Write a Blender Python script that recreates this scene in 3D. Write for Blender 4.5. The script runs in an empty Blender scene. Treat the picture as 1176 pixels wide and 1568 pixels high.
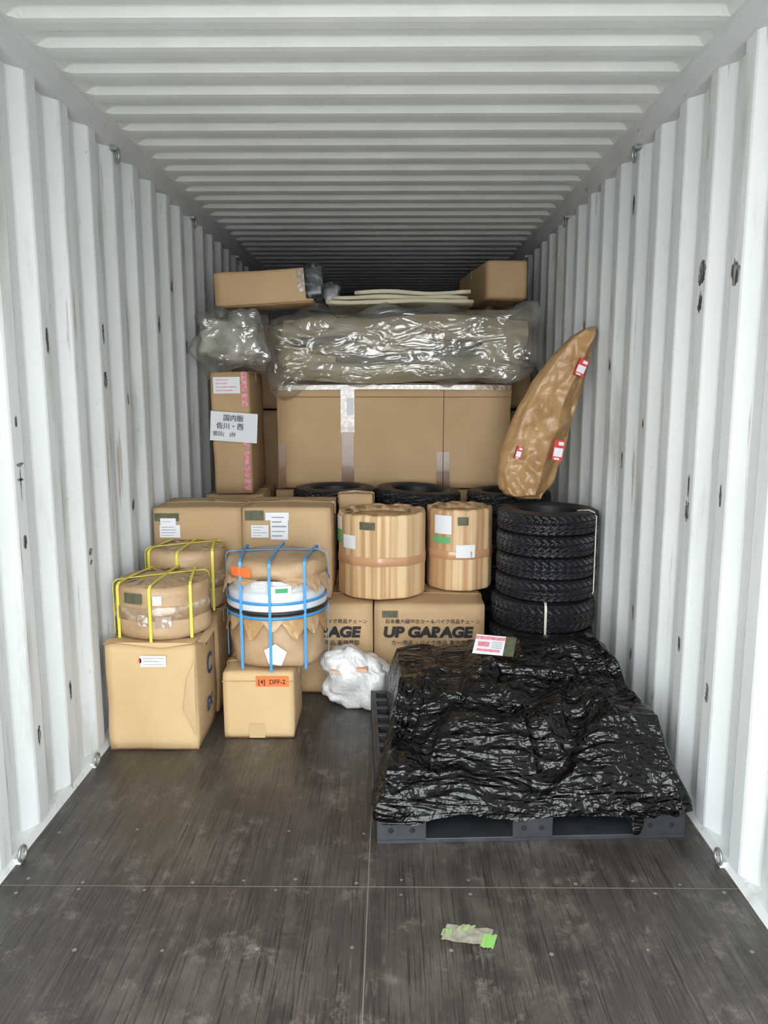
import bpy, bmesh, math, random
from mathutils import Vector, Matrix, noise, Euler
random.seed(7)
S=bpy.context.scene
try:
    S.view_settings.view_transform='Standard'
    S.view_settings.look='None'
except Exception as e: print(e)

# ------------------------------------------------------------ materials
def srgb(r,g,b):
    f=lambda c:(c/255/12.92 if c/255<=.04045 else ((c/255+.055)/1.055)**2.4)
    return (f(r),f(g),f(b),1)
MATS={}
def mat(name,col,rough=.6,metal=0,col2=None,nscale=(4,4,4),bump=0,bscale=60,detail=5,ramp=(.35,.7),alpha=1,coat=0,spec=.5,bstretch=(1,1,1),bdist=.01):
    if name in MATS: return MATS[name]
    m=bpy.data.materials.new(name); m.use_nodes=True
    nt=m.node_tree; N=nt.nodes; L=nt.links
    b=N['Principled BSDF']
    b.inputs['Base Color'].default_value=srgb(*col)
    b.inputs['Roughness'].default_value=rough
    b.inputs['Metallic'].default_value=metal
    b.inputs['Specular IOR Level'].default_value=spec
    b.inputs['Alpha'].default_value=alpha
    b.inputs['Coat Weight'].default_value=coat
    tc=N.new('ShaderNodeTexCoord')
    if col2:
        mp=N.new('ShaderNodeMapping'); mp.inputs['Scale'].default_value=nscale
        nz=N.new('ShaderNodeTexNoise'); nz.inputs['Scale'].default_value=1; nz.inputs['Detail'].default_value=detail
        r=N.new('ShaderNodeValToRGB'); r.color_ramp.elements[0].position=ramp[0]; r.color_ramp.elements[1].position=ramp[1]
        r.color_ramp.elements[0].color=srgb(*col); r.color_ramp.elements[1].color=srgb(*col2)
        L.new(tc.outputs['Object'],mp.inputs[0]); L.new(mp.outputs[0],nz.inputs['Vector'])
        L.new(nz.outputs['Fac'],r.inputs[0]); L.new(r.outputs[0],b.inputs['Base Color'])
    if bump:
        mp=N.new('ShaderNodeMapping'); mp.inputs['Scale'].default_value=[bscale*k for k in bstretch]
        nz=N.new('ShaderNodeTexNoise'); nz.inputs['Scale'].default_value=1; nz.inputs['Detail'].default_value=4
        bp=N.new('ShaderNodeBump'); bp.inputs['Strength'].default_value=bump; bp.inputs['Distance'].default_value=bdist
        L.new(tc.outputs['Object'],mp.inputs[0]); L.new(mp.outputs[0],nz.inputs['Vector'])
        L.new(nz.outputs['Fac'],bp.inputs['Height']); L.new(bp.outputs[0],b.inputs['Normal'])
    MATS[name]=m
    return m

def layer(m,scale,lo,hi,col,detail=6,vec='Object',noise_rough=.6,mx_=1.0):
    """mix another procedural noise layer over the base colour"""
    nt=m.node_tree;N=nt.nodes;L=nt.links;b=N['Principled BSDF']
    tc=N.new('ShaderNodeTexCoord');mp=N.new('ShaderNodeMapping');mp.inputs['Scale'].default_value=scale
    mp.inputs['Location'].default_value=(random.random()*9,random.random()*9,random.random()*9)
    nz=N.new('ShaderNodeTexNoise');nz.inputs['Scale'].default_value=1;nz.inputs['Detail'].default_value=detail;nz.inputs['Roughness'].default_value=noise_rough
    mr=N.new('ShaderNodeMapRange');mr.inputs['From Min'].default_value=lo;mr.inputs['From Max'].default_value=hi;mr.inputs['To Max'].default_value=mx_
    mx=N.new('ShaderNodeMix');mx.data_type='RGBA'
    L.new(tc.outputs[vec],mp.inputs[0]);L.new(mp.outputs[0],nz.inputs['Vector']);L.new(nz.outputs['Fac'],mr.inputs['Value'])
    L.new(mr.outputs[0],mx.inputs['Factor'])
    src=b.inputs['Base Color'].links[0].from_socket if b.inputs['Base Color'].links else None
    if src: L.new(src,mx.inputs['A'])
    else: mx.inputs['A'].default_value=b.inputs['Base Color'].default_value
    mx.inputs['B'].default_value=srgb(*col)
    L.new(mx.outputs['Result'],b.inputs['Base Color'])
    return m

def crinkle(m,sets,strength=.6,dist=.01):
    """long tension creases: several ridged, stretched noises combined into a bump"""
    nt=m.node_tree;N=nt.nodes;L=nt.links;b=N['Principled BSDF']
    tc=N.new('ShaderNodeTexCoord');prev=None
    for rot,scale,w in sets:
        mp=N.new('ShaderNodeMapping');mp.inputs['Rotation'].default_value=rot;mp.inputs['Scale'].default_value=scale
        nz=N.new('ShaderNodeTexNoise');nz.inputs['Scale'].default_value=1;nz.inputs['Detail'].default_value=2;nz.inputs['Distortion'].default_value=.8
        a=N.new('ShaderNodeMath');a.operation='SUBTRACT';a.inputs[1].default_value=.5
        c=N.new('ShaderNodeMath');c.operation='ABSOLUTE'
        d=N.new('ShaderNodeMath');d.operation='MULTIPLY';d.inputs[1].default_value=-w
        L.new(tc.outputs['Object'],mp.inputs[0]);L.new(mp.outputs[0],nz.inputs['Vector']);L.new(nz.outputs['Fac'],a.inputs[0]);L.new(a.outputs[0],c.inputs[0]);L.new(c.outputs[0],d.inputs[0])
        if prev:
            s_=N.new('ShaderNodeMath');s_.operation='ADD';L.new(prev,s_.inputs[0]);L.new(d.outputs[0],s_.inputs[1]);prev=s_.outputs[0]
        else: prev=d.outputs[0]
    bp=N.new('ShaderNodeBump');bp.inputs['Strength'].default_value=strength;bp.inputs['Distance'].default_value=dist
    L.new(prev,bp.inputs['Height']);L.new(bp.outputs[0],b.inputs['Normal'])
    return m

wall_m=mat('container_paint',(196,199,199),.45,col2=(210,213,213),nscale=(2,2,1),bump=.1,bscale=14)
layer(wall_m,(8,8,1.2),.56,.70,(176,177,172))
layer(wall_m,(30,30,1.6),.64,.71,(140,130,116),mx_=.75)
layer(wall_m,(14,14,8),.67,.71,(92,88,82),mx_=.75,noise_rough=.75)
ceil_m=mat('ceiling_paint',(198,201,200),.42,col2=(208,211,210),nscale=(3,3,3))
layer(ceil_m,(3,20,5),.70,.76,(160,158,152))
rail_m=mat('rail_paint',(182,185,185),.45,col2=(194,196,196),nscale=(3,3,3))
layer(rail_m,(20,5,20),.66,.70,(140,138,132))
floor_m=mat('plywood_floor',(50,45,42),.33,col2=(66,60,56),nscale=(22,1.2,1),bump=.5,bscale=1,bstretch=(150,4,1),ramp=(.35,.65),bdist=.004)
layer(floor_m,(4,3.2,1),.47,.72,(92,86,79),mx_=.8,noise_rough=.75)
layer(floor_m,(170,3.2,1),.52,.64,(29,26,24),mx_=.75,detail=3)
layer(floor_m,(11,9,1),.55,.72,(122,115,106),mx_=.65,noise_rough=.8)
layer(floor_m,(230,9,1),.59,.70,(118,110,101),mx_=.5)
layer(floor_m,(2.2,14,1),.64,.70,(34,31,30),mx_=.5)
sub_m=mat('floor_joint_dust',(122,114,102),.9)
screw_m=mat('screw_steel',(140,136,128),.45,.5)
steel=mat('galvanised_steel',(150,152,150),.4,.7)
scuff_m=mat('scuff_black',(52,50,48),.7,col2=(150,148,144),nscale=(70,70,22),ramp=(.46,.64))
card=mat('cardboard',(183,152,113),.75,col2=(193,163,124),nscale=(3,3,3),bump=.1,bscale=40)
card2=mat('cardboard_tan',(174,144,106),.75,col2=(184,154,116),nscale=(4,4,4),bump=.1,bscale=40)
card3=mat('cardboard_pale',(192,162,119),.75,col2=(200,171,130),nscale=(4,4,4),bump=.1,bscale=40)
cardin=mat('cardboard_inside',(112,84,56),.9)
tape_b=mat('brown_tape',(118,86,62),.22,col2=(136,100,74),nscale=(9,9,9),coat=.4)
tape_c=mat('clear_tape',(188,159,118),.18,coat=.6)
tape_s=mat('shiny_film_tape',(150,128,108),.12,col2=(205,198,190),nscale=(40,40,40),ramp=(.5,.62),coat=.8)
kraft=mat('kraft_paper',(164,134,100),.5,col2=(184,156,122),nscale=(7,7,7),bump=.6,bscale=22)
kraftd=mat('kraft_paper_dark',(160,123,80),.4,col2=(180,144,100),nscale=(6,6,6),coat=.15)
crinkle(kraftd,[((.3,0,.4),(9,9,4),1.0),((0,.6,1.1),(5,8,14),.8)],.6,.022)
white=mat('paper_white',(218,220,224),.6)
ink=mat('ink_black',(34,32,32),.7)
inkl=mat('ink_grey',(140,142,150),.7)
pink=mat('pink_print',(204,110,126),.6,col2=(228,170,176),nscale=(60,60,60))
red=mat('red_sticker',(196,42,40),.5)
orange=mat('orange_sticker',(236,112,52),.5)
green=mat('green_sticker',(96,168,110),.5)
olive=mat('olive_tag',(72,74,54),.6,col2=(94,94,72),nscale=(50,50,50))
yellow=mat('yellow_strap',(214,204,72),.4)
blue=mat('blue_strap',(58,142,206),.4)
strapw=mat('cream_strap',(222,216,196),.4)
rubber=mat('tyre_rubber',(25,26,29),.5,col2=(36,37,41),nscale=(8,8,8))
blackfilm=mat('black_stretch_film',(7,7,8),.17,spec=.42)
crinkle(blackfilm,[((0,0,.2),(4,18,18),1.0),((0,0,1.0),(5,14,12),1.0),((0,0,-.6),(5,12,10),1.0),((0,0,.5),(9,9,9),.6),((0,0,0),(26,26,26),.25)],1.0,.034)
bpl=mat('black_plastic',(36,39,43),.42,col2=(50,53,58),nscale=(12,12,12))
alum=mat('alloy_silver',(215,218,222),.3,.25)
bubble=mat('bubble_wrap',(200,200,200),.2,col2=(225,224,222),nscale=(9,9,9),bump=.8,bscale=60,coat=.5)
foam=mat('beige_foam',(196,186,164),.6,col2=(180,168,144),nscale=(3,3,12))
beige=mat('beige_bumper',(184,171,146),.5,col2=(162,149,124),nscale=(3,3,4))
shade=mat('bumper_shade',(112,104,90),.5,col2=(88,82,72),nscale=(4,4,4))  # darker bumper tone, shade of the openings put into the colour
dtape=mat('black_tape',(44,46,50),.2,col2=(110,112,116),nscale=(20,20,20),ramp=(.5,.62))
concrete=mat('concrete_yard',(170,169,165),.9,col2=(150,149,145),nscale=(1,1,1))

def make_film():
    m=bpy.data.materials.new('clear_plastic_film');m.use_nodes=True
    nt=m.node_tree;N=nt.nodes;L=nt.links
    for n in list(N):
        if n.type!='OUTPUT_MATERIAL': N.remove(n)
    out=[n for n in N][0]
    tr=N.new('ShaderNodeBsdfTransparent');tr.inputs[0].default_value=(.92,.92,.90,1)
    gl=N.new('ShaderNodeBsdfGlossy');gl.inputs['Color'].default_value=(.95,.95,.94,1);gl.inputs['Roughness'].default_value=.16
    df=N.new('ShaderNodeBsdfDiffuse');df.inputs[0].default_value=(.52,.51,.47,1)
    m2=N.new('ShaderNodeMixShader');m2.inputs[0].default_value=.55
    mx=N.new('ShaderNodeMixShader')
    tc=N.new('ShaderNodeTexCoord');nz=N.new('ShaderNodeTexNoise');nz.inputs['Scale'].default_value=4;nz.inputs['Detail'].default_value=5
    r=N.new('ShaderNodeMapRange');r.inputs['From Min'].default_value=.4;r.inputs['From Max'].default_value=.72;r.inputs['To Min'].default_value=.16;r.inputs['To Max'].default_value=.5
    mp=N.new('ShaderNodeMapping');mp.inputs['Scale'].default_value=(5,7,10);mp.inputs['Rotation'].default_value=(0,.3,0)
    nb=N.new('ShaderNodeTexNoise');nb.inputs['Scale'].default_value=1;nb.inputs['Detail'].default_value=2.5;nb.inputs['Distortion'].default_value=1.0
    s1=N.new('ShaderNodeMath');s1.operation='SUBTRACT';s1.inputs[1].default_value=.5
    s2=N.new('ShaderNodeMath');s2.operation='ABSOLUTE'
    bp=N.new('ShaderNodeBump');bp.inputs['Strength'].default_value=1;bp.inputs['Distance'].default_value=.05;bp.invert=True
    L.new(tc.outputs['Object'],nz.inputs['Vector']);L.new(tc.outputs['Object'],mp.inputs[0]);L.new(mp.outputs[0],nb.inputs['Vector'])
    L.new(nz.outputs['Fac'],r.inputs['Value']);L.new(nb.outputs['Fac'],s1.inputs[0]);L.new(s1.outputs[0],s2.inputs[0]);L.new(s2.outputs[0],bp.inputs['Height'])
    L.new(bp.outputs[0],gl.inputs['Normal']);L.new(bp.outputs[0],df.inputs['Normal'])
    L.new(gl.outputs[0],m2.inputs[1]);L.new(df.outputs[0],m2.inputs[2])
    L.new(tr.outputs[0],mx.inputs[1]);L.new(m2.outputs[0],mx.inputs[2]);L.new(r.outputs[0],mx.inputs[0]);L.new(mx.outputs[0],out.inputs[0])
    return m
film=make_film()

stripe=bpy.data.materials.new('striped_kraft');stripe.use_nodes=True
nt=stripe.node_tree;N=nt.nodes;L=nt.links;b=N['Principled BSDF'];b.inputs['Roughness'].default_value=.6
tc=N.new('ShaderNodeTexCoord');mp=N.new('ShaderNodeMapping');mp.inputs['Scale'].default_value=(30,30,.6)
nz=N.new('ShaderNodeTexNoise');nz.inputs['Scale'].default_value=1;nz.inputs['Detail'].default_value=2
r=N.new('ShaderNodeValToRGB')
e=r.color_ramp.elements;e[0].position=.34;e[0].color=srgb(176,136,96);e[1].position=.62;e[1].color=srgb(214,186,146)
x=e.new(.47);x.color=srgb(192,156,114)
L.new(tc.outputs['Object'],mp.inputs[0]);L.new(mp.outputs[0],nz.inputs['Vector']);L.new(nz.outputs['Fac'],r.inputs[0]);L.new(r.outputs[0],b.inputs['Base Color'])

# ------------------------------------------------------------ mesh builder
class MB:
    def __init__(s): s.v=[];s.f=[];s.m=[];s.sm=[];s.mats=[];s.M=Matrix.Identity(4)
    def mi(s,m):
        if m not in s.mats: s.mats.append(m)
        return s.mats.index(m)
    def add(s,vs,fs,m,smooth=False):
        o=len(s.v); k=s.mi(m)
        s.v+=[tuple(s.M@Vector(p)) for p in vs]
        for f in fs: s.f.append(tuple(i+o for i in f)); s.m.append(k); s.sm.append(smooth)
    def box(s,x0,x1,y0,y1,z0,z1,m):
        vs=[(x,y,z) for x in(x0,x1) for y in(y0,y1) for z in(z0,z1)]
        s.add(vs,[(0,1,3,2),(4,6,7,5),(0,4,5,1),(2,3,7,6),(0,2,6,4),(1,5,7,3)],m)
    def grid(s,fn,nu,nv,m,smooth=True,wrapu=False):
        vs=[fn(i/nu,j/nv) for j in range(nv+1) for i in range(nu+(0 if wrapu else 1))]
        W=nu if wrapu else nu+1
        fs=[]
        for j in range(nv):
            for i in range(nu):
                a=j*W+i; b2=j*W+(i+1)%W
                fs.append((a,b2,b2+W,a+W))
        s.add(vs,fs,m,smooth)
    def softbox(s,x0,x1,y0,y1,z0,z1,m,n=8,amp=.004,seed=0,rnd=.012,bul=0):
        """closed subdivided box, rounded edges and slight dents"""
        bm=bmesh.new()
        bmesh.ops.create_cube(bm,size=2)
        bmesh.ops.subdivide_edges(bm,edges=bm.edges[:],cuts=n,use_grid_fill=True)
        c=Vector(((x0+x1)/2,(y0+y1)/2,(z0+z1)/2)); h=Vector(((x1-x0)/2,(y1-y0)/2,(z1-z0)/2))
        vs=[]
        for v in bm.verts:
            q=v.co.copy()
            def warp(a): return math.copysign(abs(a)**.8,a) if n>3 else a
            q=Vector([warp(a) for a in q])
            p=Vector([q[i]*h[i] for i in range(3)])
            core=Vector([max(-h[i]+rnd,min(h[i]-rnd,p[i])) for i in range(3)])
            d=p-core
            if d.length>1e-6: p=core+d.normalized()*rnd
            if bul:
                for i in range(3):
                    if abs(q[i])>.99:
                        j,k=[(1,2),(0,2),(0,1)][i]
                        p[i]+=math.copysign(bul*(1-q[j]**2)*(1-q[k]**2),q[i])
            w=p+c
            if amp: w+=noise.noise_vector(w*5+Vector((seed*7.3,seed,0)))*amp
            vs.append(w)
        bm.verts.index_update()
        s.add(vs,[tuple(v.index for v in f.verts) for f in bm.faces],m,True)
        bm.free()
    def lathe(s,prof,seg,c,m,disp=None,smooth=True):
        P=len(prof)
        def fn(u,v):
            a=u*2*math.pi; r,z=prof[min(P-1,int(round(v*(P-1))))]
            p=Vector((c[0]+r*math.cos(a),c[1]+r*math.sin(a),c[2]+z))
            if disp: p=disp(p,a,r,z)
            return p
        s.grid(fn,seg,P-1,m,smooth,wrapu=True)
    def blob(s,c,sz,m,ex=.45,res=60,amp=.02,freq=5,seed=0,ridge=.0,crease=0,cf=(3,3,3),fn=None):
        sg=lambda a,e2: math.copysign(abs(a)**e2,a)
        def f(u,v):
            a=u*2*math.pi; p=(v-.5)*math.pi
            q=Vector((sz[0]*sg(math.cos(p),ex)*sg(math.cos(a),ex), sz[1]*sg(math.cos(p),ex)*sg(math.sin(a),ex), sz[2]*sg(math.sin(p),ex)))
            w=q+Vector(c)
            d=noise.noise_vector(w*freq+Vector((seed*3.1,seed*1.7,seed)))*amp
            nq=Vector((q.x/sz[0]**2,q.y/sz[1]**2,q.z/sz[2]**2)).normalized() if q.length>1e-5 else Vector((0,0,1))
            if ridge:
                t=noise.turbulence(w*freq*1.6+Vector((seed,0,seed)),4,True)
                d+=nq*(t-.5)*ridge
            if crease:
                g=w+noise.noise_vector(w*3)*.08
                D=noise.voronoi(Vector((g.x*cf[0]+seed,g.y*cf[1],g.z*cf[2])))[0]
                D2=noise.voronoi(Vector((g.x*cf[0]*2.3+seed,g.y*cf[1]*2.3,g.z*cf[2]*2.3)))[0]
                d+=nq*((.5-D[0])*crease+(.4-D2[0])*crease*.35)
            w=w+d
            return fn(w) if fn else w
        s.grid(f,res,res//2,m,True,wrapu=True)
    def cyl(s,c,r,h,m,seg=24,axis='z'):
        vs=[];fs=[]
        for k in(0,1):
            for i in range(seg):
                a=i/seg*2*math.pi; p=[r*math.cos(a),r*math.sin(a),k*h]
                if axis=='y': p=[p[0],p[2],p[1]]
                if axis=='x': p=[p[2],p[0],p[1]]
                vs.append((c[0]+p[0],c[1]+p[1],c[2]+p[2]))
        fs=[(i,(i+1)%seg,seg+(i+1)%seg,seg+i) for i in range(seg)]+[tuple(range(seg))[::-1],tuple(range(seg,2*seg))]
        s.add(vs,fs,m)
    def torus(s,c,R,r,m,rot=Matrix.Identity(3),a0=0,a1=2*math.pi,n=32):
        def f(u,v):
            a=a0+(a1-a0)*v;b=u*2*math.pi
            return Vector(c)+rot@Vector(((R+r*math.cos(b))*math.cos(a),(R+r*math.cos(b))*math.sin(a),r*math.sin(b)))
        s.grid(f,8,n,m,True,wrapu=True)
    def ribbon(s,pts,wdir,w,m,th=.0015):
        """flat strap along pts; wdir = width direction"""
        wd=Vector(wdir).normalized()*w/2; pts=[Vector(p) for p in pts]
        vs=[];
        for i,p in enumerate(pts):
            t=(pts[min(i+1,len(pts)-1)]-pts[max(i-1,0)]).normalized()
            n=t.cross(Vector(wdir)).normalized()*th
            vs+=[p-wd-n,p+wd-n,p+wd+n,p-wd+n]
        fs=[]
        for i in range(len(pts)-1):
            a=4*i
            for k in range(4): fs.append((a+k,a+(k+1)%4,a+4+(k+1)%4,a+4+k))
        fs+=[(3,2,1,0),tuple(4*(len(pts)-1)+k for k in range(4))]
        s.add(vs,fs,m)
    def make(s,name,parent=None,origin=None,bevel=0):
        me=bpy.data.meshes.new(name)
        V=[Vector(p) for p in s.v]
        if origin is None:
            if parent is not None: origin=parent.location
            else:
                origin=Vector(((min(p.x for p in V)+max(p.x for p in V))/2,(min(p.y for p in V)+max(p.y for p in V))/2,min(p.z for p in V)))
        origin=Vector(origin)
        me.from_pydata([p-origin for p in V],[],s.f)
        for mm in s.mats: me.materials.append(mm)
        me.polygons.foreach_set('material_index',s.m)
        me.polygons.foreach_set('use_smooth',s.sm)
        me.update()
        bm=bmesh.new();bm.from_mesh(me);bmesh.ops.recalc_face_normals(bm,faces=bm.faces[:]);bm.to_mesh(me);bm.free()
        o=bpy.data.objects.new(name,me); S.collection.objects.link(o)
        if parent is not None: o.parent=parent; o.location=origin-parent.location
        else: o.location=origin
        if bevel:
            b=o.modifiers.new('bevel','BEVEL');b.width=bevel;b.segments=2;b.limit_method='ANGLE'
        return o

def text(parent,body,size,loc,m,rot=(math.pi/2,0,0),sx=1,shear=0,offset=0,name='print',M=None):
    cu=bpy.data.curves.new(name,'FONT'); cu.body=body; cu.size=size; cu.extrude=.0006; cu.shear=shear; cu.offset=offset
    cu.align_x='LEFT'
    ob=bpy.data.objects.new(name,cu); S.collection.objects.link(ob)
    bpy.context.view_layer.update()
    dg=bpy.context.evaluated_depsgraph_get()
    me=bpy.data.meshes.new_from_object(ob.evaluated_get(dg))
    bpy.data.objects.remove(ob)
    T=Matrix.Translation(Vector(loc))@Euler(rot).to_matrix().to_4x4()@Matrix.Diagonal((sx,1,1,1))
    if M is not None: T=M@T
    me.transform(Matrix.Translation(-parent.location)@T)
    me.materials.clear(); me.materials.append(m)
    o=bpy.data.objects.new(name,me); S.collection.objects.link(o); o.parent=parent
    return o

def label(mb,x0,x1,z0,z1,y,m=white,lines=4,lm=inkl,seed=1):
    """paper label on a face that looks towards -Y"""
    mb.box(x0,x1,y-.0025,y+.002,z0,z1,m)
    rr=random.Random(seed+int(x0*1000)); W=x1-x0;H=z1-z0
    for i in range(lines):
        zz=z1-H*(i+.8)/(lines+.6); 
        a=x0+W*.08; e2=x0+W*rr.uniform(.5,.93)
        mb.box(a,e2,y-.0032,y-.002,zz-H*.02,zz+H*.02*rr.uniform(.6,2),lm)

# ------------------------------------------------------------ container shell
XW=1.172; Y0,Y1=.3,12.3; ZC=2.69
def wall(side):
    s=-1 if side=='left' else 1
    mb=MB(); P=.278
    prof=[];y=Y0
    while y<Y1:
        for dy,d in((0,0),(.070,0),(.078,.003),(.128,.035),(.136,.038),(.210,.038),(.218,.035),(.268,.003)):
            prof.append((min(y+dy,Y1),d))
        y+=P
    zs=[.03,.5,1.2,1.9,2.60,2.635]
    vs=[(s*(XW+d),yy,z) for z in zs for yy,d in prof]; n=len(prof)
    fs=[(j*n+i,j*n+i+1,(j+1)*n+i+1,(j+1)*n+i) for j in range(len(zs)-1) for i in range(n-1)]
    mb.add(vs,fs,wall_m)
    mb.box(min(s*1.225,s*1.235),max(s*1.225,s*1.235),Y0,Y1,-.1,2.75,wall_m)
    mb.box(min(s*1.168,s*1.22),max(s*1.168,s*1.22),Y0,Y1,-.06,.004,sub_m)
    mb.add([(s*1.165,Y0,.0),(s*1.165,Y1,.0),(s*1.178,Y1,.028),(s*1.178,Y0,.028),(s*1.225,Y0,.034),(s*1.225,Y1,.034)],[(0,1,2,3),(3,2,5,4)],wall_m)
    o=mb.make('wall_'+side,origin=(s*1.2,6.3,0))
    t=MB()
    pr=[(1.225,2.612),(1.168,2.618),(1.160,2.624),(1.140,2.672),(1.134,2.680),(1.130,2.70),(1.225,2.72)]
    vs=[(s*x,yy,z) for yy in(Y0,Y1) for x,z in pr];k=len(pr)
    t.add(vs,[(i,(i+1)%k,k+(i+1)%k,k+i) for i in range(k)],rail_m)
    t.make('top_rail',parent=o,bevel=.004)
    r=MB()
    for yy in (3.62,4.99,6.4,7.8):
        rot=Matrix.Rotation(math.radians(90),3,'Y')@Matrix.Rotation(.5*s,3,'X')
        r.torus((s*1.145,yy,2.575),.028,.006,steel,rot)
        r.box(min(s*1.14,s*1.172),max(s*1.14,s*1.172),yy-.02,yy+.02,2.598,2.612,steel)
    for yy in (2.34,3.0,4.2):
        r.torus((s*1.150,yy,.03),.024,.005,steel,Matrix.Rotation(math.radians(90),3,'Y'))
        r.box(min(s*1.15,s*1.18),max(s*1.15,s*1.18),yy-.018,yy+.018,.0,.02,rail_m)
    r.make('lashing_rings',parent=o)
    return o
wl=wall('left');wr=wall('right')
def scuffs(o,s,lst):
    mb=MB()
    rr=random.Random(3)
    for yy,z,w,h in lst:
        k=round((yy-Y0-.035)/.278); yc=Y0+k*.278+.035
        n=9
        for q0 in range(4):
            pts=[];oz=rr.uniform(-.6,.6)*h;oy=rr.uniform(-.3,.3)*w
            for i in range(n*2):
                a=i/(2*n)*2*math.pi; q=rr.uniform(.45,1.05)*(.85 if q0 else 1)
                pts.append((s*(XW-.0015-.0002*q0),max(yc-.034,min(yc+.034,yc+oy+math.cos(a)*w*q)),z+oz+math.sin(a)*h*q*.7))
            mb.add(pts,[tuple(range(len(pts)))],scuff_m)
    mb.make('scuff_marks',parent=o)
scuffs(wr,1,[(2.70,1.955,.034,.045),(2.43,1.895,.034,.07),(2.97,1.85,.02,.04),(3.7,1.23,.013,.05),(2.7,1.106,.022,.04),(3.54,2.38,.015,.05),(3.88,1.68,.018,.04),(3.49,.54,.012,.04),(4.4,1.9,.018,.06),(2.97,1.2,.008,.05),(2.43,1.2,.01,.04),(3.26,1.4,.01,.03),(2.7,.6,.012,.05),(3.26,.35,.012,.04),(2.43,.5,.015,.04)])
scuffs(wl,-1,[(2.74,1.72,.012,.05),(2.65,1.297,.024,.012),(2.65,1.25,.024,.006),(2.65,1.25,.003,.07),(3.29,1.595,.022,.04),(3.43,1.79,.012,.05),(3.11,.89,.02,.02),(3.11,.84,.014,.012),(4.63,2.14,.02,.04),(2.68,1.04,.014,.03),(4.2,1.9,.02,.05),(3.8,1.0,.02,.04),(2.45,1.45,.008,.03),(3.8,1.5,.01,.04),(4.9,1.8,.02,.05),(2.97,.4,.012,.05),(2.68,.35,.012,.04),(2.4,.7,.01,.05)])

mb=MB()
P=.210;prof=[];y=Y0+.02
prof.append((Y0,0))
while y<Y1:
    for dy,d in((0,0),(.050,0),(.056,.002),(.082,.022),(.088,.024),(.150,.024),(.156,.022),(.182,.002)):
        prof.append((min(y+dy,Y1),d))
    y+=P
xs=[(-1.235,0),(-1.13,0),(-1.12,.0),(-1.095,.75),(-1.075,1),(0,1),(1.075,1),(1.095,.75),(1.12,0),(1.13,0),(1.235,0)]
n=len(prof)
vs=[(x,yy,ZC+d*k) for x,k in xs for yy,d in prof]
mb.add(vs,[(j*n+i,j*n+i+1,(j+1)*n+i+1,(j+1)*n+i) for j in range(len(xs)-1) for i in range(n-1)],ceil_m)
mb.box(-1.235,1.235,Y0,Y1,2.745,2.76,ceil_m)
mb.make('ceiling',origin=(0,6.3,ZC))
mb=MB();mb.box(-1.235,1.235,Y1,Y1+.05,-.1,2.76,ceil_m)
mb.make('wall_back')
# floor
mb=MB()
ys=[Y0,2.2165,4.64,7.06,9.5,Y1]
for i in range(len(ys)-1):
    for a,b2 in((-1.166,-.0016),(.0016,1.166)):
        mb.box(a,b2,ys[i]+.0024,ys[i+1]-.0024,-.028,0,floor_m)
mb.box(-1.2,1.2,Y0,Y1,-.1,-.0010,sub_m)
fl=mb.make('floor',origin=(0,6.3,0))
mb=MB();rr=random.Random(5)
for yy,stp,pr_ in((2.243,.175,.9),(2.19,.2,.5),(1.936,.27,1),(2.52,.27,.8),(2.80,.4,.6),(3.1,.54,.6)):
    x=-1.1
    while x<1.12:
        if rr.random()<pr_: mb.cyl((x+rr.uniform(-.02,.02),yy+rr.uniform(-.012,.012),-.001),rr.uniform(.0045,.0065),.0018,screw_m,12)
        x+=stp
mb.make('floor_screws',parent=fl)
# tape scrap on the floor
mb=MB()
mb.M=Matrix.Translation((.294,2.0,0))@Matrix.Rotation(math.radians(-10),4,'Z')
tg=mat('clear_tape_grey',(122,118,104),.15,col2=(160,156,140),nscale=(40,40,40),coat=.5)
def flat(x0,x1,y0,y1,z,m,sk=0):
    mb.grid(lambda u,v:Vector((x0+(x1-x0)*u+sk*v,y0+(y1-y0)*v+.002*math.sin(u*17),z+.0012*math.sin(u*11+v*4))),12,6,m)
flat(-.075,.06,-.035,.035,.002,tg,.01)
flat(.035,.072,-.045,.012,.003,mat('green_tape',(128,172,92),.3),.01)
flat(-.078,-.05,-.02,.012,.003,mat('green_tape_pale',(140,160,110),.3),.004)
flat(-.04,.0,.01,.04,.003,MATS['green_tape_pale'],.02)
mb.make('tape_scrap')
# yard outside the doors
mb=MB();mb.box(-25,25,-30,Y0-.02,-.3,-.25,concrete);mb.make('ground')

# ------------------------------------------------------------ cardboard boxes
def cbox(x0,x1,y0,y1,z0,z1,m=card,rotz=0,roll=0,seed=0,tape=True,tapem=tape_c,bul=.006,name='cardboard_box',amp=.004):
    c=Vector(((x0+x1)/2,(y0+y1)/2,z0))
    M=Matrix.Translation(c)@Matrix.Rotation(math.radians(rotz),4,'Z')@Matrix.Rotation(math.radians(roll),4,'Y')@Matrix.Translation(-c)
    mb=MB();mb.M=M
    mb.softbox(x0,x1,y0,y1,z0,z1,m,n=8,amp=amp,seed=seed,rnd=.006,bul=bul)
    o=mb.make(name)
    d=MB();d.M=M
    ym=(y0+y1)/2; zt=z1+bul*.9
    d.box(x0+.008,x1-.008,ym-.002,ym+.002,z1-.001,zt+.0035,cardin)
    if tape:
        d.ribbon([(x0-.007,ym,z1-.06),(x0-.006,ym,z1-.004),(x0+.01,ym,z1+.003),((x0+x1)/2,ym,zt+.004),(x1-.01,ym,z1+.003),(x1+.006,ym,z1-.004),(x1+.007,ym,z1-.06)],(0,1,0),.05,tapem)
    d.box(x0+.002,x1-.002,y0-.0045,y0+.001,z0+.004,z0+.006,cardin)
    return o,d,M
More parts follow.
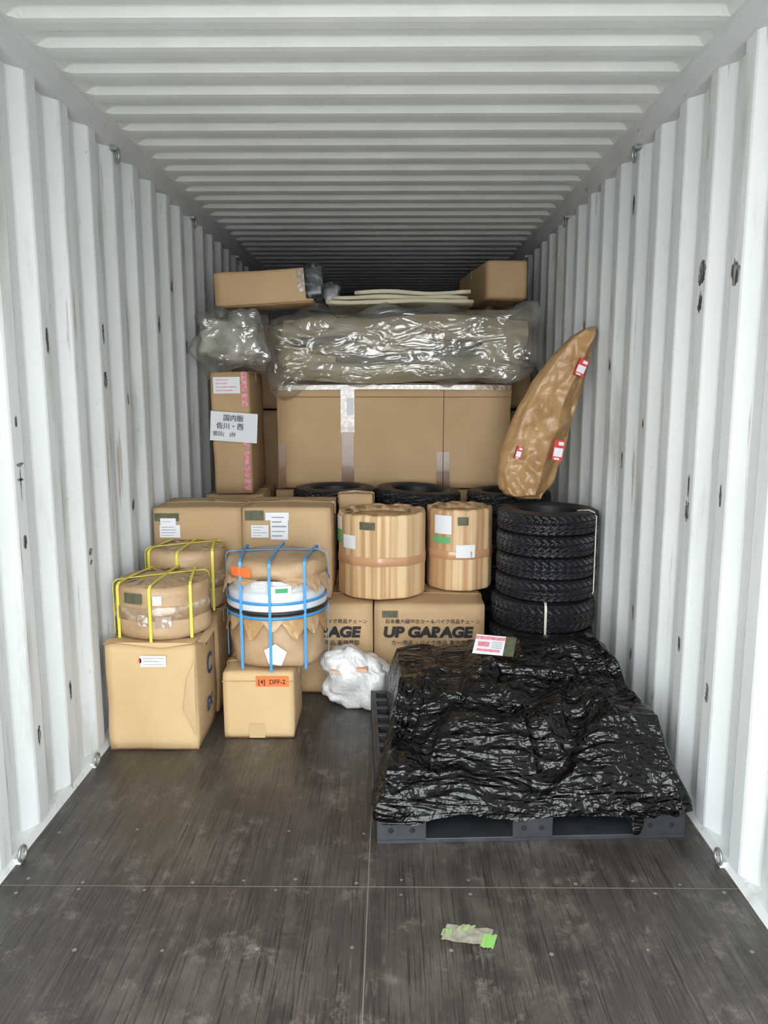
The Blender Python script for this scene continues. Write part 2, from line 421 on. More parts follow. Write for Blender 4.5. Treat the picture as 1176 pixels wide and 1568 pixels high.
# front-left carton with crumpled flaps
o,d,M=cbox(-1.150,-.767,3.15,3.52,0,.475,card3,seed=1,bul=.012,amp=.010)
d.add([(-1.155,3.14,.478),(-1.10,3.13,.492),(-.90,3.125,.470),(-.762,3.14,.487),(-.765,3.20,.488),(-1.15,3.20,.49)],[(0,1,2,3,4,5)],card3)
d.add([(-.757,3.16,.487),(-.737,3.24,.455),(-.735,3.45,.468),(-.757,3.52,.487)],[(0,1,2,3)],card3)
label(d,-.995,-.885,.382,.432,3.136,lines=3)
d.box(-1.0,-.99,3.1335,3.137,.40,.42,red)
d.add([(-.80,3.1345,.33),(-.768,3.141,.40),(-.77,3.141,.07),(-.82,3.135,.19)],[(0,1,2,3)],tape_c)
d.make('flaps_and_label',parent=o)
bi=mat('blue_ink',(52,76,124),.6)
text(o,"C",.13,(-.7505,3.30,.28),bi,rot=(math.pi/2,0,math.pi/2),offset=.003)
text(o,"EX",.08,(-.7505,3.28,.12),bi,rot=(math.pi/2,0,math.pi/2),offset=.002)
o,d,M=cbox(-1.150,-.76,3.545,3.86,0,.48,card2,seed=2);d.make('tape',parent=o)
# small carton under the blue strapped wheels
o,d,M=cbox(-.680,-.363,3.27,3.62,0,.308,card3,seed=3,rotz=1)
d.box(-.531,-.385,3.262,3.2655,.245,.292,orange)
d.box(-.682,-.36,3.263,3.266,.268,.271,card2)
d.ribbon([(-.53,3.262,.005),(-.53,3.262,.07)],(1,0,0),.07,tape_c)
d.make('tape_and_label',parent=o)
text(o,"[4]  DFF-2",.029,(-.522,3.2615,.257),ink,M=M,offset=.0006)
# printed cartons
def printed(x0,x1,full):
    o,d,M=cbox(x0,x1,3.8,4.28,0,.468,card2 if full else card,seed=4,bul=.004,amp=.003)
    d.box(x0+.04,x0+.12,3.791,3.7945,.405,.44,olive)
    d.make('tape_and_tag',parent=o)
    text(o,"日本最大級中古カー＆バイク用品チェーン",.0255,(x0+.055,3.7905,.376),ink)
    text(o,"UP GARAGE",.074,(x0+.045,3.7905,.304),ink,sx=1.13,offset=.0042,shear=.12)
    text(o,"カー用品・バイク用品 高価買取",.029,(x0+.085,3.7905,.262),ink)
    return o
printed(-.012,.552,True);printed(-.585,-.018,False)
# mid boxes
o,d,M=cbox(-1.150,-.700,3.90,4.30,.476,.952,card2,seed=6)
label(d,-1.115,-1.01,.80,.865,3.889,lines=4);label(d,-1.11,-1.03,.865,.90,3.889,lines=1)
d.box(-1.14,-1.015,3.8885,3.892,.885,.925,olive)
d.make('tape_and_labels',parent=o)
o,d,M=cbox(-.694,-.236,3.90,4.34,.472,.952,card,seed=7)
label(d,-.645,-.555,.80,.865,3.889,lines=4);label(d,-.545,-.455,.79,.925,3.889,lines=5)
d.box(-.675,-.58,3.8875,3.892,.89,.94,olive);d.box(-.57,-.45,3.8885,3.8905,.89,.93,white)
d.make('tape_and_labels',parent=o)
o,d,M=cbox(-1.150,-.700,3.90,4.30,0,.474,card2,seed=8);d.make('tape',parent=o)
o,d,M=cbox(-.225,-.03,4.34,4.50,.5,.965,card,seed=9);d.make('tape',parent=o)
o2,d,M=cbox(-.50,-.02,4.30,4.50,0,.49,card2,seed=9);d.make('tape',parent=o2)
# big flat carton and what carries it
for a,b2 in((-.70,.08),(.10,.88)):
    o,d,M=cbox(a,b2,5.12,5.66,0,.44,card2,seed=11);d.make('tape',parent=o)
    o,d,M=cbox(a,b2,5.12,5.66,.455,.893,card2,seed=12);d.make('tape',parent=o)
o,d,M=cbox(-.672,.858,5.08,5.60,.905,1.585,card,seed=13,bul=.008,amp=.007)
yf=5.066
d.box(-.255,-.165,yf,yf+.004,1.27,1.58,tape_s)
d.box(-.25,-.17,yf-.001,yf+.004,.915,1.28,tape_b)
d.box(-.215,-.17,yf-.003,yf,1.39,1.50,white)
d.box(.375,.46,yf,yf+.004,.915,1.15,tape_b)
d.box(-.665,-.62,yf,yf+.006,.915,1.2,tape_b)
d.box(.415,.419,yf,yf+.005,.93,1.57,cardin);d.box(-.66,.85,yf+.001,yf+.006,1.505,1.508,cardin)
d.ribbon([(-.66,yf-.001,1.565),(0,yf-.004,1.572),(.85,yf-.001,1.566)],(0,0,1),.03,tape_s)
d.make('tape_and_label',parent=o)
# tall narrow carton
o2,d,M=cbox(-1.10,-.74,4.84,5.40,0,.895,card2,seed=14);d.make('tape',parent=o2)
o,d,M=cbox(-1.030,-.795,4.80,5.32,.905,1.66,card2,seed=15,roll=-.8,bul=.003)
yf=4.792
label(d,-1.01,-.845,1.53,1.63,yf,lines=4,lm=pink)
for z0,z1 in((.93,1.0),(1.01,1.08),(1.09,1.18),(1.2,1.29),(1.45,1.53),(1.54,1.66)):
    d.box(-.838,-.803,yf-.004,yf,z0,z1,pink)
d.make('labels',parent=o)
p=MB();p.M=Matrix.Translation((-.90,4.772,1.325))@Matrix.Rotation(math.radians(4),4,'Y')
p.grid(lambda u,v:Vector((-.14+.29*u,-.003-.010*(u-.5)**2*4*v,-.09+.18*v)),8,6,white)
p.make('notice_sheet',parent=o)
MM=p.M
text(o,"国内販",.042,(-.06,-.022,.04),ink,M=MM)
text(o,"佐川・西",.042,(-.10,-.022,-.01),ink,M=MM)
text(o,"翌日(    )分",.03,(-.12,-.022,-.055),ink,M=MM)
# cargo wall further back
for x0,x1,z0,z1 in((-1.1,-.4,0,.7),(-.38,.4,0,.7),(.42,1.1,0,.7),(-1.1,-.3,.715,1.4),(-.28,.42,.715,1.4),(.44,1.1,.715,1.4),(-1.1,-.4,1.415,2.02),(-.38,.4,1.415,2.02),(.42,1.1,1.415,2.13)):
    o,d,M=cbox(x0,x1,5.75,6.5,z0,z1,card2,seed=x0*3+z0);d.make('tape',parent=o)
# long carton lying on top at the left, taped end
o,d,M=cbox(-1.02,-.41,4.93,5.30,2.075,2.285,card,roll=-3.5,seed=18)
d.softbox(-.46,-.34,4.915,5.33,2.09,2.31,dtape,n=4,amp=.01,seed=3)
d.softbox(-.36,-.24,5.10,5.35,2.07,2.21,dtape,n=4,amp=.012,seed=5)
d.box(-.50,-.455,4.918,4.925,2.14,2.28,tape_s)
d.make('taped_end',parent=o)
# carton at top right
o,d,M=cbox(.655,.925,5.30,6.28,2.15,2.40,card2,rotz=7,seed=19,bul=.002);d.make('tape',parent=o)

# ------------------------------------------------------------ tyres
def tyre(mb,c,R,W,seg=168,tilt=None):
    ri=R*.60; h=W/2
    prof=[(ri,-h*.72),(ri+.01,-h*.9),(ri+.03,-h),(R*.82,-h*1.0),(R*.93,-h*.90),(R*.965,-h*.80)]
    nt2=16
    for i in range(nt2+1): prof.append((R*.985 + (R*.012 if 2<i<nt2-2 else 0), -h*.76+h*1.52*i/nt2))
    prof+= [(R*.965,h*.80),(R*.93,h*.90),(R*.82,h),(ri+.03,h),(ri+.01,h*.9),(ri,h*.72),(ri-.002,0)]
    prof.append(prof[0])
    ph=random.random()*6
    T=tilt or Matrix.Identity(3)
    C=Vector(c)
    def fn(u,v):
        k=min(len(prof)-1,int(round(v*(len(prof)-1)))); r,z=prof[k]
        a=u*2*math.pi+ph
        if 5<=k<=6+nt2+1:
            q=z/h
            g=0
            if abs(abs(q)-.28)<.06: g=1
            s1=(a*20/math.pi + q*1.8*(1 if q>0 else -1))%1.0
            if s1<.30: g=1
            s2=(a*40/math.pi+ q*3)%1
            if abs(q)<.25 and s2<.25: g=1
            r-= .011*g
        return C+T@Vector((r*math.cos(a),r*math.sin(a),z))
    mb.grid(fn,seg,len(prof)-1,rubber,False,wrapu=True)
def tstack(cx,cy,z0,n,R,W,jit=.006,straps=(),tiltlast=None,seg=168):
    mb=MB()
    for i in range(n):
        T=None;zz=z0+W*(i+.5)
        if i==n-1 and tiltlast: T=Euler(tiltlast).to_matrix(); zz+=.012
        tyre(mb,(cx+random.uniform(-jit,jit),cy+random.uniform(-jit,jit),zz),R,W*.99,seg,T)
    o=mb.make('tyre_stack')
    if straps:
        d=MB()
        for a,zb,zt in straps:
            ca,sa=math.cos(a),math.sin(a);rr=R+.002
            d.ribbon([(cx+ca*R*.62,cy+sa*R*.62,zt-.004),(cx+ca*R*.85,cy+sa*R*.85,zt+.003),(cx+ca*R*.96,cy+sa*R*.96,zt-.006),(cx+ca*rr,cy+sa*rr,zt-.03),(cx+ca*rr,cy+sa*rr,zb+.03),(cx+ca*R*.95,cy+sa*R*.95,zb+.006)],(-sa,ca,0),.012,strapw)
        d.make('straps',parent=o)
    return o
tstack(.885,4.03,0,3,.275,.160,straps=((math.radians(-97),.0,.48),),seg=240)
tstack(.898,4.03,.484,4,.264,.114,straps=((math.radians(-33),.484,.94),),seg=240)
tstack(-.28,4.80,0,7,.26,.137,seg=96)
tstack(.24,4.74,0,7,.265,.135,tiltlast=(.03,.06,0),seg=96)
tstack(.80,4.74,0,7,.26,.135,seg=96)

# ------------------------------------------------------------ wrapped cylinders
def crumple(amp,fr,seed):
    def f(p,a,r,z):
        n=noise.noise_vector(p*fr+Vector((seed*5,seed,seed)))
        g=Vector((p.x*7+seed,p.y*7,p.z*5))
        D=noise.voronoi(g)[0][0]
        c=p+n*amp
        k=(.45-D)*amp*1.6*(r>.05)
        c.x+=math.cos(a)*k;c.y+=math.sin(a)*k
        return c
    return f
def solidprof(R,h,rr=.02,ns=14,nt_=8,dome=0):
    p=[(0.001,0)]+[(R*i/nt_*.93,0) for i in range(1,nt_)]+[(R-rr,0),(R-rr*.3,rr*.3)]
    p+=[(R,rr+(h-2*rr)*i/ns) for i in range(ns+1)]
    p+=[(R-rr*.3,h-rr*.3),(R-rr,h)]+[(R*(1-i/nt_)*.93,h+dome*(i/nt_)) for i in range(1,nt_)]+[(.001,h+dome)]
    return p
def band(mb,c,R,h,phi,off,m,w=.014,z0=0):
    dx,dy=math.cos(phi),math.sin(phi);nx,ny=-dy,dx
    q=math.sqrt(max(0,R*R-off*off))+.003
    P=lambda t,z:(c[0]+nx*off+dx*t,c[1]+ny*off+dy*t,c[2]+z)
    zt=h+.004
    pts=[P(-q,z0+.0),P(-q,h*.5),P(-q,h-.022),P(-q+.005,h-.006),P(-q+.022,zt),P(-q*.5,zt+.001),P(0,zt+.002),P(q*.5,zt+.001),P(q-.022,zt),P(q-.005,h-.006),P(q,h-.022),P(q,h*.5),P(q,z0+.0)]
    mb.ribbon(pts,(nx,ny,0),w,m)
def tagc(mb,cx,cy,R,a0,a1,z0,z1,m):
    mb.grid(lambda u,v:Vector((cx+R*math.cos(math.radians(a0+(a1-a0)*u)),cy+R*math.sin(math.radians(a0+(a1-a0)*u)),z0+(z1-z0)*v)),10,2,m)
clingf=mat('cloudy_tape_wrap',(150,124,96),.16,col2=(196,182,162),nscale=(14,14,22),ramp=(.5,.66),coat=.6,bump=.6,bscale=20)
def parcel(cx,cy,z,R,h,seed):
    mb=MB();mb.lathe(solidprof(R,h,rr=.028,dome=.006),120,(cx,cy,z),kraft,crumple(.006,8,seed))
    mb.lathe([(R-.002,h*.36),(R+.0035,h*.38),(R+.0035,h*.62),(R-.002,h*.64)],120,(cx,cy,z),clingf,crumple(.006,8,seed))
    for i in range(16):
        a=i/16*2*math.pi+seed; w=.16
        P=lambda aa,r,zz:(cx+r*math.cos(aa),cy+r*math.sin(aa),z+zz)
        mb.add([P(a-w,R-.012,h-.004),P(a+w,R-.010,h-.003),P(a+w*.5,R*.55,h+.009),P(a-w*.1,R*.5,h+.008)],[(0,1,2,3)],kraft if i%3 else clingf)
    o=mb.make('wrapped_wheel_parcel')
    d=MB();c=(cx,cy,z)
    for ph,of in((math.radians(88),-.01),(math.radians(80),.125),(math.radians(100),-.13),(math.radians(30),.02)):
        band(d,c,R+.004,h+.003,ph,of,yellow,w=.012)
    d.make('yellow_straps',parent=o)
    l=MB();k=.007
    tagc(l,cx,cy,R+k,-122,-98,z+.165,z+.21,olive);tagc(l,cx,cy,R+k,-104,-92,z+.07,z+.12,tape_s);tagc(l,cx,cy,R+k,-84,-66,z+.06,z+.11,tape_s);tagc(l,cx,cy,R+k,-86,-76,z+.16,z+.20,white)
    l.make('labels',parent=o)
parcel(-.945,3.345,.492,.208,.235,1)
parcel(-.940,3.745,.492,.195,.295,2)
# blue strapped wheel pair
cx,cy,z=-.455,3.48,.318
mb=MB()
mb.lathe(solidprof(.212,.250,rr=.03),96,(cx,cy,z),kraft,crumple(.012,8,4))
rim=[(.05,.262),(.20,.262),(.228,.266),(.232,.278),(.226,.290),(.222,.315),(.226,.335),(.216,.350),(.196,.362),(.19,.38),(.192,.42),(.05,.43)]
mb.lathe(rim,96,(cx,cy,z),alum)
mb.lathe([(.228,.252),(.236,.258),(.236,.266),(.228,.272)],96,(cx,cy,z),rubber)
mb.lathe([(.200,.352),(.212,.37),(.216,.40),(.21,.43),(.19,.44)],96,(cx,cy,z),bubble,crumple(.010,12,6))
def capd(p,a,r,zz):
    q=Vector(p)
    if zz<.405: q.z+=.03*noise.noise(Vector((math.cos(a)*2.5,math.sin(a)*2.5,3)))+(.02*max(0,math.cos(a+math.pi/2)) )
    return q+noise.noise_vector(p*9)*.008
mb.lathe([(.222,.395),(.228,.41),(.230,.45),(.224,.472),(.2,.484),(.12,.492),(.001,.495)],96,(cx,cy,z),kraft,capd)
o=mb.make('wrapped_wheel_pair')
d=MB()
rr=random.Random(9)
def flap(a,R,zb,L_,wd,mm):
    """crumpled corner of paper folding down"""
    def f(u,v):
        k=(u-.5)*(1-v*.85)
        aa=a+k*wd/R
        r=R+.004+.020*v+.006*noise.noise(Vector((a*5+u*3,v*3,0)))
        return Vector((cx+r*math.cos(aa),cy+r*math.sin(aa),z+zb-L_*v))
    d.grid(f,6,5,mm,False)
for a,L_,w in((-160,.09,.13),(-140,.03,.10),(-118,.025,.12),(-62,.03,.12),(-38,.07,.12),(-15,.09,.12),(20,.07,.1),(60,.06,.1),(110,.06,.1),(160,.06,.1)):
    flap(math.radians(a),.226,.415,L_,w,kraft)
for a,L_,w in((-165,.10,.15),(-140,.07,.13),(-112,.10,.14),(-88,.06,.12),(-62,.10,.15),(-40,.09,.14),(-15,.11,.14),(30,.08,.14),(80,.08,.14),(130,.08,.14)):
    flap(math.radians(a),.214,.245,L_,w,kraft if L_<.1 else kraftd)
d.add([(cx-.03,cy-.232,z+.10),(cx+.02,cy-.235,z+.13),(cx+.07,cy-.228,z+.09),(cx+.045,cy-.233,z+.03),(cx-.01,cy-.235,z+.04)],[(0,1,2,3,4)],white)
d.make('paper_flaps',parent=o)
d=MB()
for ph,of in((math.radians(90),.0),(math.radians(95),.15),(math.radians(86),-.16),(math.radians(5),.03)):
    band(d,(cx,cy,z),.234,.494,ph,of,blue,w=.012)
for zz,R in((.305,.226),(.24,.228)):
    d.lathe([(R,zz-.006),(R+.003,zz-.006),(R+.003,zz+.006),(R,zz+.006)],72,(cx,cy,z),blue)
d.make('blue_straps',parent=o)
d=MB()
tagc(d,cx,cy,.240,-138,-110,z+.425,z+.465,orange);tagc(d,cx,cy,.224,-92,-66,z+.345,z+.385,white)
tagc(d,cx,cy,.2245,-84,-70,z+.355,z+.375,mat('green_print',(60,150,100),.6))
d.make('labels',parent=o)
# kraft wrapped tyre bundles (tubes)
def tube(cx,cy,R,z0,z1,seed,nf):
    h=z1-z0
    def dsp(p,a,r,zz):
        # paper pulled into flat facets
        fa=(a+seed)%(2*math.pi/nf)-math.pi/nf
        k=.6*(math.cos(math.pi/nf)/math.cos(fa))*1.02+.40
        q=Vector((cx+(p.x-cx)*k,cy+(p.y-cy)*k,p.z))
        q+=noise.noise_vector(Vector((p.x*5+seed,p.y*5,p.z*3)))*.004
        if zz>h-.03: q.z+=.010*noise.noise(Vector((math.cos(a)*4,math.sin(a)*4,seed)))
        return q
    mb=MB()
    pr=[(.001,0),(R*.9,0),(R-.004,.004)]+[(R,.012+(h-.03)*i/10) for i in range(11)]+[(R-.002,h-.006),(R-.008,h+.002),(R-.03,h-.002),(R-.05,h-.03)]
    mb.lathe(pr,144,(cx,cy,z0),stripe,dsp)
    mb.lathe([(R-.045,h-.03),(R*.66,h-.035),(R*.62,h-.05),(R*.60,h-.2),(.001,h-.2)],144,(cx,cy,z0),kraftd,dsp)
    o=mb.make('kraft_wrapped_tyre_bundle')
    d=MB()
    d.lathe([(R+.002,h*.40),(R+.004,h*.405),(R+.004,h*.50),(R+.002,h*.505)],144,(cx,cy,z0),mat('tan_tape',(188,142,106),.3,coat=.3),dsp)
    for i in range(12):
        a=i/12*2*math.pi+seed
        P=lambda aa,r,zz:(cx+r*math.cos(aa),cy+r*math.sin(aa),z0+zz)
        d.add([P(a,R-.016,h-.006),P(a+.5,R-.018,h-.004),P(a+.42,R*.70,h+.004),P(a+.1,R*.66,h-.010)],[(0,1,2,3)],kraft if i%2 else kraftd)
    d.make('tape_and_folds',parent=o)
    return o
o=tube(.025,4.085,.237,.478,.915,1,10)
d=MB();tagc(d,.025,4.085,.240,-118,-98,.845,.885,olive);tagc(d,.025,4.085,.240,-170,-150,.77,.90,white);tagc(d,.025,4.085,.241,-170,-150,.76,.83,green);tagc(d,.025,4.085,.241,-146,-124,.74,.81,white);d.make('labels',parent=o)
o=tube(.452,4.21,.182,.478,.918,2,9)
d=MB();tagc(d,.452,4.21,.186,-140,-108,.79,.89,white);tagc(d,.452,4.21,.187,-142,-110,.74,.775,green);tagc(d,.452,4.21,.186,-98,-80,.84,.885,olive);tagc(d,.452,4.21,.186,-100,-68,.665,.735,white);d.make('labels',parent=o)

# ------------------------------------------------------------ plastic wrapped bumper bundles
mb=MB()
mb.blob((.14,5.24,1.83),(.80,.24,.185),beige,ex=.4,res=120,amp=.03,freq=3,seed=1)
def shell(x0,x1,yc,zc,hh,bow,m,lip=.03):
    def f(u,v):
        x=x0+(x1-x0)*u; t=(u-.5)*2
        y=yc+bow*t*t+ .035*math.cos(v*math.pi*2)*.5
        z_=zc+hh*(v-.5)+.02*math.sin(u*7+zc*5)
        y-= lip*math.sin(math.pi*v)
        return Vector((x,y,z_))
    mb.grid(f,48,10,m)
    mb.grid(lambda u,v:f(u,v)+Vector((0,.02,0)),48,10,m)
shell(-.62,.95,4.985,1.93,.15,.10,beige);shell(-.60,.90,4.99,1.69,.16,.08,beige);shell(-.55,.55,4.97,1.81,.07,.06,beige,.01)
mb.blob((.46,4.985,1.81),(.20,.03,.055),shade,ex=.6,res=48,amp=.01,freq=4,seed=6)  # dark blobs painted in as shade inside the bumper openings
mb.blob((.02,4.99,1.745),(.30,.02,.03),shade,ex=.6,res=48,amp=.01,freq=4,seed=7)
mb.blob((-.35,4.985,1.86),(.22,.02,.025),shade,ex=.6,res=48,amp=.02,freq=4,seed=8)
o=mb.make('plastic_wrapped_bumper')
f=MB()
def droop(w):
    if w.x<-.35 and w.z<1.75: w.z-=.10*min(1,(-.35-w.x)/.25)
    if w.x>.80 and w.z>1.85: w.z+=.06*min(1,(w.x-.80)/.15)
    return w
f.blob((.155,5.14,1.835),(.885,.27,.225),film,ex=.34,res=260,amp=.045,freq=3.5,seed=3,crease=.12,cf=(3,3.5,6),fn=droop)
f.make('plastic_film',parent=o)
mb=MB()
mb.blob((-.925,4.97,1.855),(.18,.19,.14),mat('silver_wrapped_part',(140,136,124),.45,col2=(205,202,192),nscale=(8,8,8),ramp=(.45,.62)),ex=.6,res=72,amp=.03,freq=5,seed=12,crease=.06,cf=(7,7,7))
o=mb.make('plastic_wrapped_car_part')
f=MB();f.blob((-.915,4.94,1.85),(.215,.235,.195),film,ex=.5,res=150,amp=.035,freq=5,seed=13,crease=.13,cf=(5,5,5));f.make('plastic_film',parent=o)
mb=MB()
for i,(a,b2,zz,sd) in enumerate(((-.34,.60,2.095,1),(-.30,.56,2.125,2),(-.16,.585,2.155,3))):
    mb.softbox(a,b2,4.98+.03*i,5.55,zz-.008,zz+.020,foam,n=9,amp=.014,seed=sd,rnd=.008)
mb.make('foam_sheet_stack')

# ------------------------------------------------------------ kraft wrapped bumper leaning at the right
R_=[(1.160,1.885),(1.140,1.71),(1.112,1.575),(1.050,1.333),(1.010,1.157),(.96,1.033),(.895,.958)]
L_=[(1.125,1.882),(1.03,1.83),(.935,1.73),(.84,1.60),(.738,1.402),(.668,1.20),(.654,1.06),(.69,.985),(.78,.955)]
def samp(P,t):
    n=len(P)-1;k=min(n-1,int(t*n));f2=t*n-k
    return (P[k][0]*(1-f2)+P[k+1][0]*f2,P[k][1]*(1-f2)+P[k+1][1]*f2)
mb=MB()
def bf(sgn):
    def fn(u,v):
        l=samp(L_,v);r2=samp(R_,v)
        jl=.016*noise.noise(Vector((v*9,1,0)))+.008*noise.noise(Vector((v*25,1,5)));jr=.012*noise.noise(Vector((v*8,7,0)))
        x=(l[0]+jl)*(1-u)+(r2[0]+min(jr,.004))*u;z_=(l[1]+jl)*(1-u)+r2[1]*u
        th_=min(1,u/.12)**.6 if u<.12 else (1.0+.25*(u-.12)/.58 if u<.7 else 1.25*(1-u)/.3)
        pv=min(1,v/.06)**.5*min(1,(1-v)/.08)**.5 if 0<v<1 else 0
        y=4.20+.05*math.sin(v*3) + sgn*.080*th_*pv
        p=Vector((x,y,z_))
        edge=min(1,u/.08,(1-u)/.08,v/.05,(1-v)/.05)
        g=Vector((p.x*6+p.z*2,p.y*3,p.z*7-p.x*3))+noise.noise_vector(p*4)*.5
        D=noise.voronoi(g)[0]
        D2=noise.voronoi(g*2.3)[0]
        return p+(noise.noise_vector(p*6)*.012+Vector((0,sgn*((.45-D[0])*.055+(.4-D2[0])*.025),0)))*edge
    return fn
mb.grid(bf(-1),56,110,kraftd);mb.grid(bf(1),28,56,kraftd)
o=mb.make('kraft_wrapped_bumper')
d=MB()
def stick(x,z_,w,h,rot,yy=4.075):
    d.M=Matrix.Translation((x,yy,z_))@Matrix.Rotation(math.radians(rot),4,'Y')
    d.box(-w/2,w/2,-.002,.03,-h/2,h/2,red)
    d.box(-w*.42,w*.42,-.004,0,-h*.30,h*.12,white);d.box(-w*.3,w*.2,-.004,0,-h*.45,-h*.36,white);d.box(-w*.1,w*.4,-.004,0,h*.25,h*.42,white)
stick(1.065,1.665,.05,.09,22,4.09);stick(.955,1.235,.055,.11,8,4.07);stick(.750,1.22,.03,.07,15,4.09)
d.make('stickers',parent=o)

# ------------------------------------------------------------ bubble wrapped parcel on the floor
mb=MB();mb.M=Matrix.Translation((-.105,3.655,0))@Matrix.Rotation(math.radians(-8),4,'Z')
def slump(w):
    w.z*= 1.04-.9*max(0,w.x-.0)+.25*min(0,w.x)
    if w.z>.2: w.x-=.02
    w.z=max(w.z,.002)
    return w
mb.blob((0,0,.140),(.172,.105,.138),bubble,ex=.55,res=110,amp=.018,freq=6,seed=4,crease=.075,cf=(6,7,6),fn=slump)
o=mb.make('bubble_wrapped_parcel')
d=MB();d.M=mb.M
pk=mat('orange_marks',(214,170,140),.5)
for x,z_,w,h in((-.10,.20,.05,.014),(.03,.215,.05,.016)):
    d.box(x,x+w,-.123,-.08,z_,z_+h,pk)
d.make('tape_marks',parent=o)
# ------------------------------------------------------------ pallet + black wrapped load
PM=Matrix.Translation((.024,2.447,0))@Matrix.Rotation(math.radians(2.6),4,'Z')
W,D=1.075,1.04
p=MB();p.M=PM
bx=[0,.47,.905];bw=[.17,.14,.17]
for yy,dd in((0,.15),(.45,.14),(D-.15,.15)):
    for x,w in zip(bx,bw): p.box(x,x+w,yy,yy+dd,.012,.118,bpl)
for yy,dd in((0,.15),(.45,.14),(D-.15,.15)): p.box(0,W,yy,yy+dd,0,.018,bpl)
for x,w in zip(bx,bw): p.box(x,x+w,.001,D-.001,0.001,.017,bpl)
for i in range(13): 
    x=i*(W-.025)/12; p.box(x,x+.025,.0,D,.112,.138,bpl)
for i in range(12):
    y=i*(D-.025)/11; p.box(0,W,y,y+.025,.113,.1385,bpl)
p.box(0,W,0,.012,.104,.1395,bpl);p.box(0,.012,0,D,.104,.1395,bpl);p.box(W-.012,W,0,D,.104,.1395,bpl)
for x,w in zip(bx,bw):
    for k in(.28,.72): p.cyl((x+w*k,-.003,.05),.010,.004,mat('hole_black',(10,10,10),.8),12,'y')
p.make('plastic_pallet',bevel=.003)
boxes=[(.10,.44,.56,.98,.225),(.46,1.02,.66,1.0,.255),(.66,1.00,.74,1.0,.285),(.30,.66,.26,.60,.165),(.05,.30,.10,.44,.075),(.84,1.04,.20,.66,.195),(.28,.60,.46,.72,.205),(.70,.97,.06,.22,.08),(.66,.84,.36,.64,.195)]
def H(u,v):
    h=0
    for x0,x1,y0,y1,hh in boxes:
        dx=max(x0-u,0,u-x1);dy=max(y0-v,0,v-y1)
        q=hh-.68*math.hypot(dx,dy)
        k=.025; m_=max(h,q); h=m_+max(0,k-abs(h-q))**2/(4*k)
    return h
# tension folds in the film: (start, end, height, half width)
rf=random.Random(21);folds=[]
for (a,b2,n_,sp,hh) in (((.40,.72),(.02,.02),6,.16,.028),((.55,.80),(.60,.05),5,.22,.026),((.78,.80),(1.02,.08),6,.15,.028),((.62,.70),(.95,.45),5,.18,.026),((.12,.60),(.0,.15),4,.08,.022),((.30,.30),(1.0,.12),6,.20,.018),((.05,.08),(.75,.05),6,.07,.012),((.90,.95),(1.05,.3),4,.1,.024),((.45,.62),(.80,.52),5,.1,.022)):
    for i in range(n_):
        folds.append((a[0]+rf.uniform(-sp,sp),a[1]+rf.uniform(-sp,sp)*.6,b2[0]+rf.uniform(-sp,sp),b2[1]+rf.uniform(-sp,sp)*.5,hh*rf.uniform(.5,1.1),rf.uniform(.010,.024)))
def FO(u,v):
    s_=0
    u+=.015*noise.noise(Vector((u*6,v*6,8)));v+=.015*noise.noise(Vector((u*6,v*6,3)))
    for x0,y0,x1,y1,hh,w in folds:
        dx=x1-x0;dy=y1-y0;L2=dx*dx+dy*dy
        t=((u-x0)*dx+(v-y0)*dy)/L2
        if t<0 or t>1: continue
        dd=abs((u-x0)*dy-(v-y0)*dx)/math.sqrt(L2)
        if dd<w*2: s_=max(s_,hh*(1-dd/(w*2))**1.3*math.sin(math.pi*t)**.6)
    return s_
def u0(v): return -.015+.085*min(1,max(0,(v-.12)/.5))
l=MB();l.M=PM
def fn(a,b2):
    v=-.015+b2*(D+.03)
    L0=u0(v); u=L0+a*(W+.015-L0)
    h=H(u,v)
    e=min(u-L0,W+.015-u,v+.015,D+.015-v)
    edge=min(1,max(0,e/.05))
    g=Vector((u*5+v*1.4,v*6-u*1.2,1.3))+noise.noise_vector(Vector((u*3,v*3,0)))*.4
    D1=noise.voronoi(g)[0]
    z_=.128+(h+.026)*edge**.55+((.45-D1[0])*.052+.016*noise.noise(Vector((u*6,v*6,4)))+FO(u,v))*edge
    return Vector((u,v,max(z_,.128)))
l.grid(fn,240,240,blackfilm)
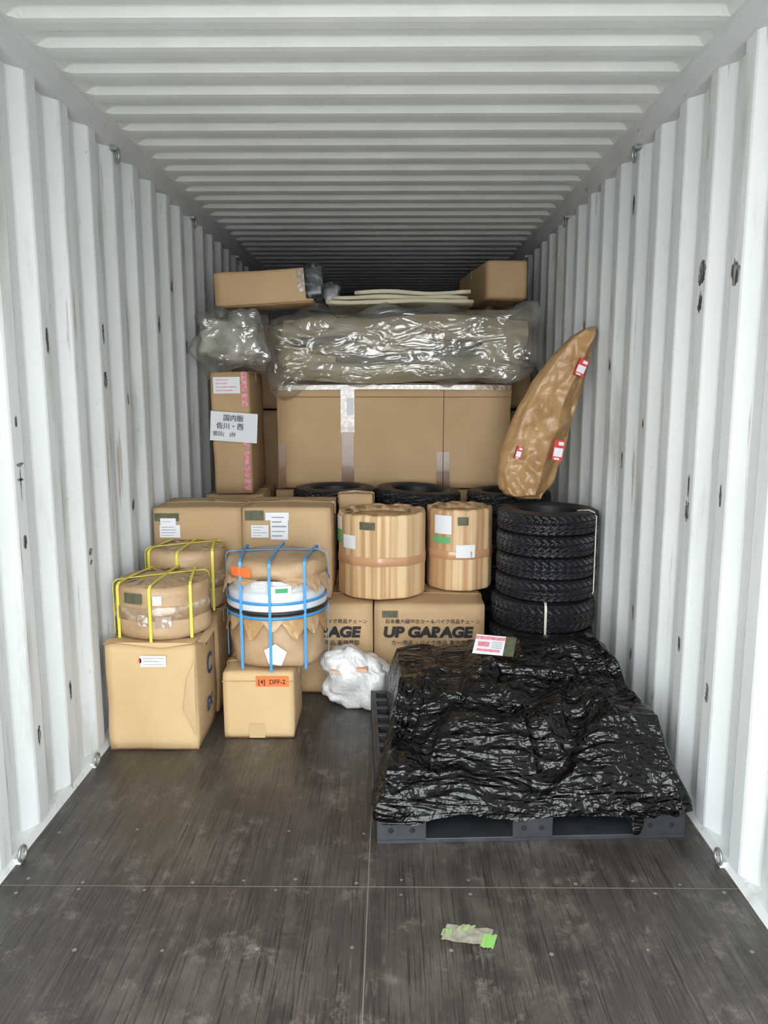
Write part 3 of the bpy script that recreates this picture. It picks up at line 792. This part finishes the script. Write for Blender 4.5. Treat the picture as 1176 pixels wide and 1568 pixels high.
def skirt(u,v):
    per=[(0,0),(1,0),(1,1),(0,1),(0,0)]
    k=min(3,int(u*4));f2=u*4-k
    s_=per[k][0]*(1-f2)+per[k+1][0]*f2;t_=per[k][1]*(1-f2)+per[k+1][1]*f2
    y=-.015+t_*(D+.03);L0=u0(y);x=L0+s_*(W+.015-L0)
    zb=.098+.028*noise.noise(Vector((x*5,y*5,9)))+.012*noise.noise(Vector((x*17,y*17,9)))
    n=.007*noise.noise(Vector((x*26,y*26,2)))
    return Vector((x+n*v,y+n*v-.004*v,.1285*(1-v)+zb*v))
l.grid(skirt,280,5,blackfilm,wrapu=True)
l.blob((.93,-.012,.135),(.12,.030,.035),blackfilm,ex=.9,res=70,amp=.02,freq=10,seed=5,crease=.03,cf=(16,16,16))
l.blob((.90,-.020,.075),(.020,.010,.05),blackfilm,ex=.9,res=30,amp=.012,freq=20,seed=6)
o=l.make('black_wrapped_pallet_load')
d=MB();d.M=Matrix.Translation((.50,3.22,.455))@Matrix.Rotation(math.radians(-16),4,'Z')@Matrix.Rotation(math.radians(24),4,'X')
d.box(-.065,.065,-.06,.06,0,.002,white)
d.box(-.065,.065,.03,.05,.001,.003,pink);d.box(-.05,.05,-.045,-.03,.001,.003,pink);d.box(-.05,.0,-.015,.015,.001,.003,pink)
for i in range(4): d.box(.01,.055,-.02+i*.012,-.017+i*.012,.001,.003,inkl)
d.box(.065,.11,-.06,.06,-.001,.0015,olive)
d.make('shipping_label',parent=o)

# ------------------------------------------------------------ lighting
wd=bpy.data.worlds.new('overcast_sky');S.world=wd;wd.use_nodes=True
bg=wd.node_tree.nodes['Background'];bg.inputs[0].default_value=(.94,.98,1,1);bg.inputs[1].default_value=9.1
sun=bpy.data.lights.new('sun','SUN');sun.energy=17;sun.angle=math.radians(2);sun.color=(1,.99,.97)
so=bpy.data.objects.new('sun',sun);so.rotation_euler=(math.radians(0),math.radians(35),0);S.collection.objects.link(so);so.location=(3,-3,8)
# ------------------------------------------------------------ camera
cam=bpy.data.cameras.new('camera');co=bpy.data.objects.new('camera',cam);S.collection.objects.link(co)
cam.sensor_fit='VERTICAL';cam.sensor_height=36;cam.lens=36*1180/1568
co.location=(.067,0,1.543);co.rotation_euler=(math.radians(90-8.9),0,math.radians(.44))
cam.clip_start=.05
S.camera=co
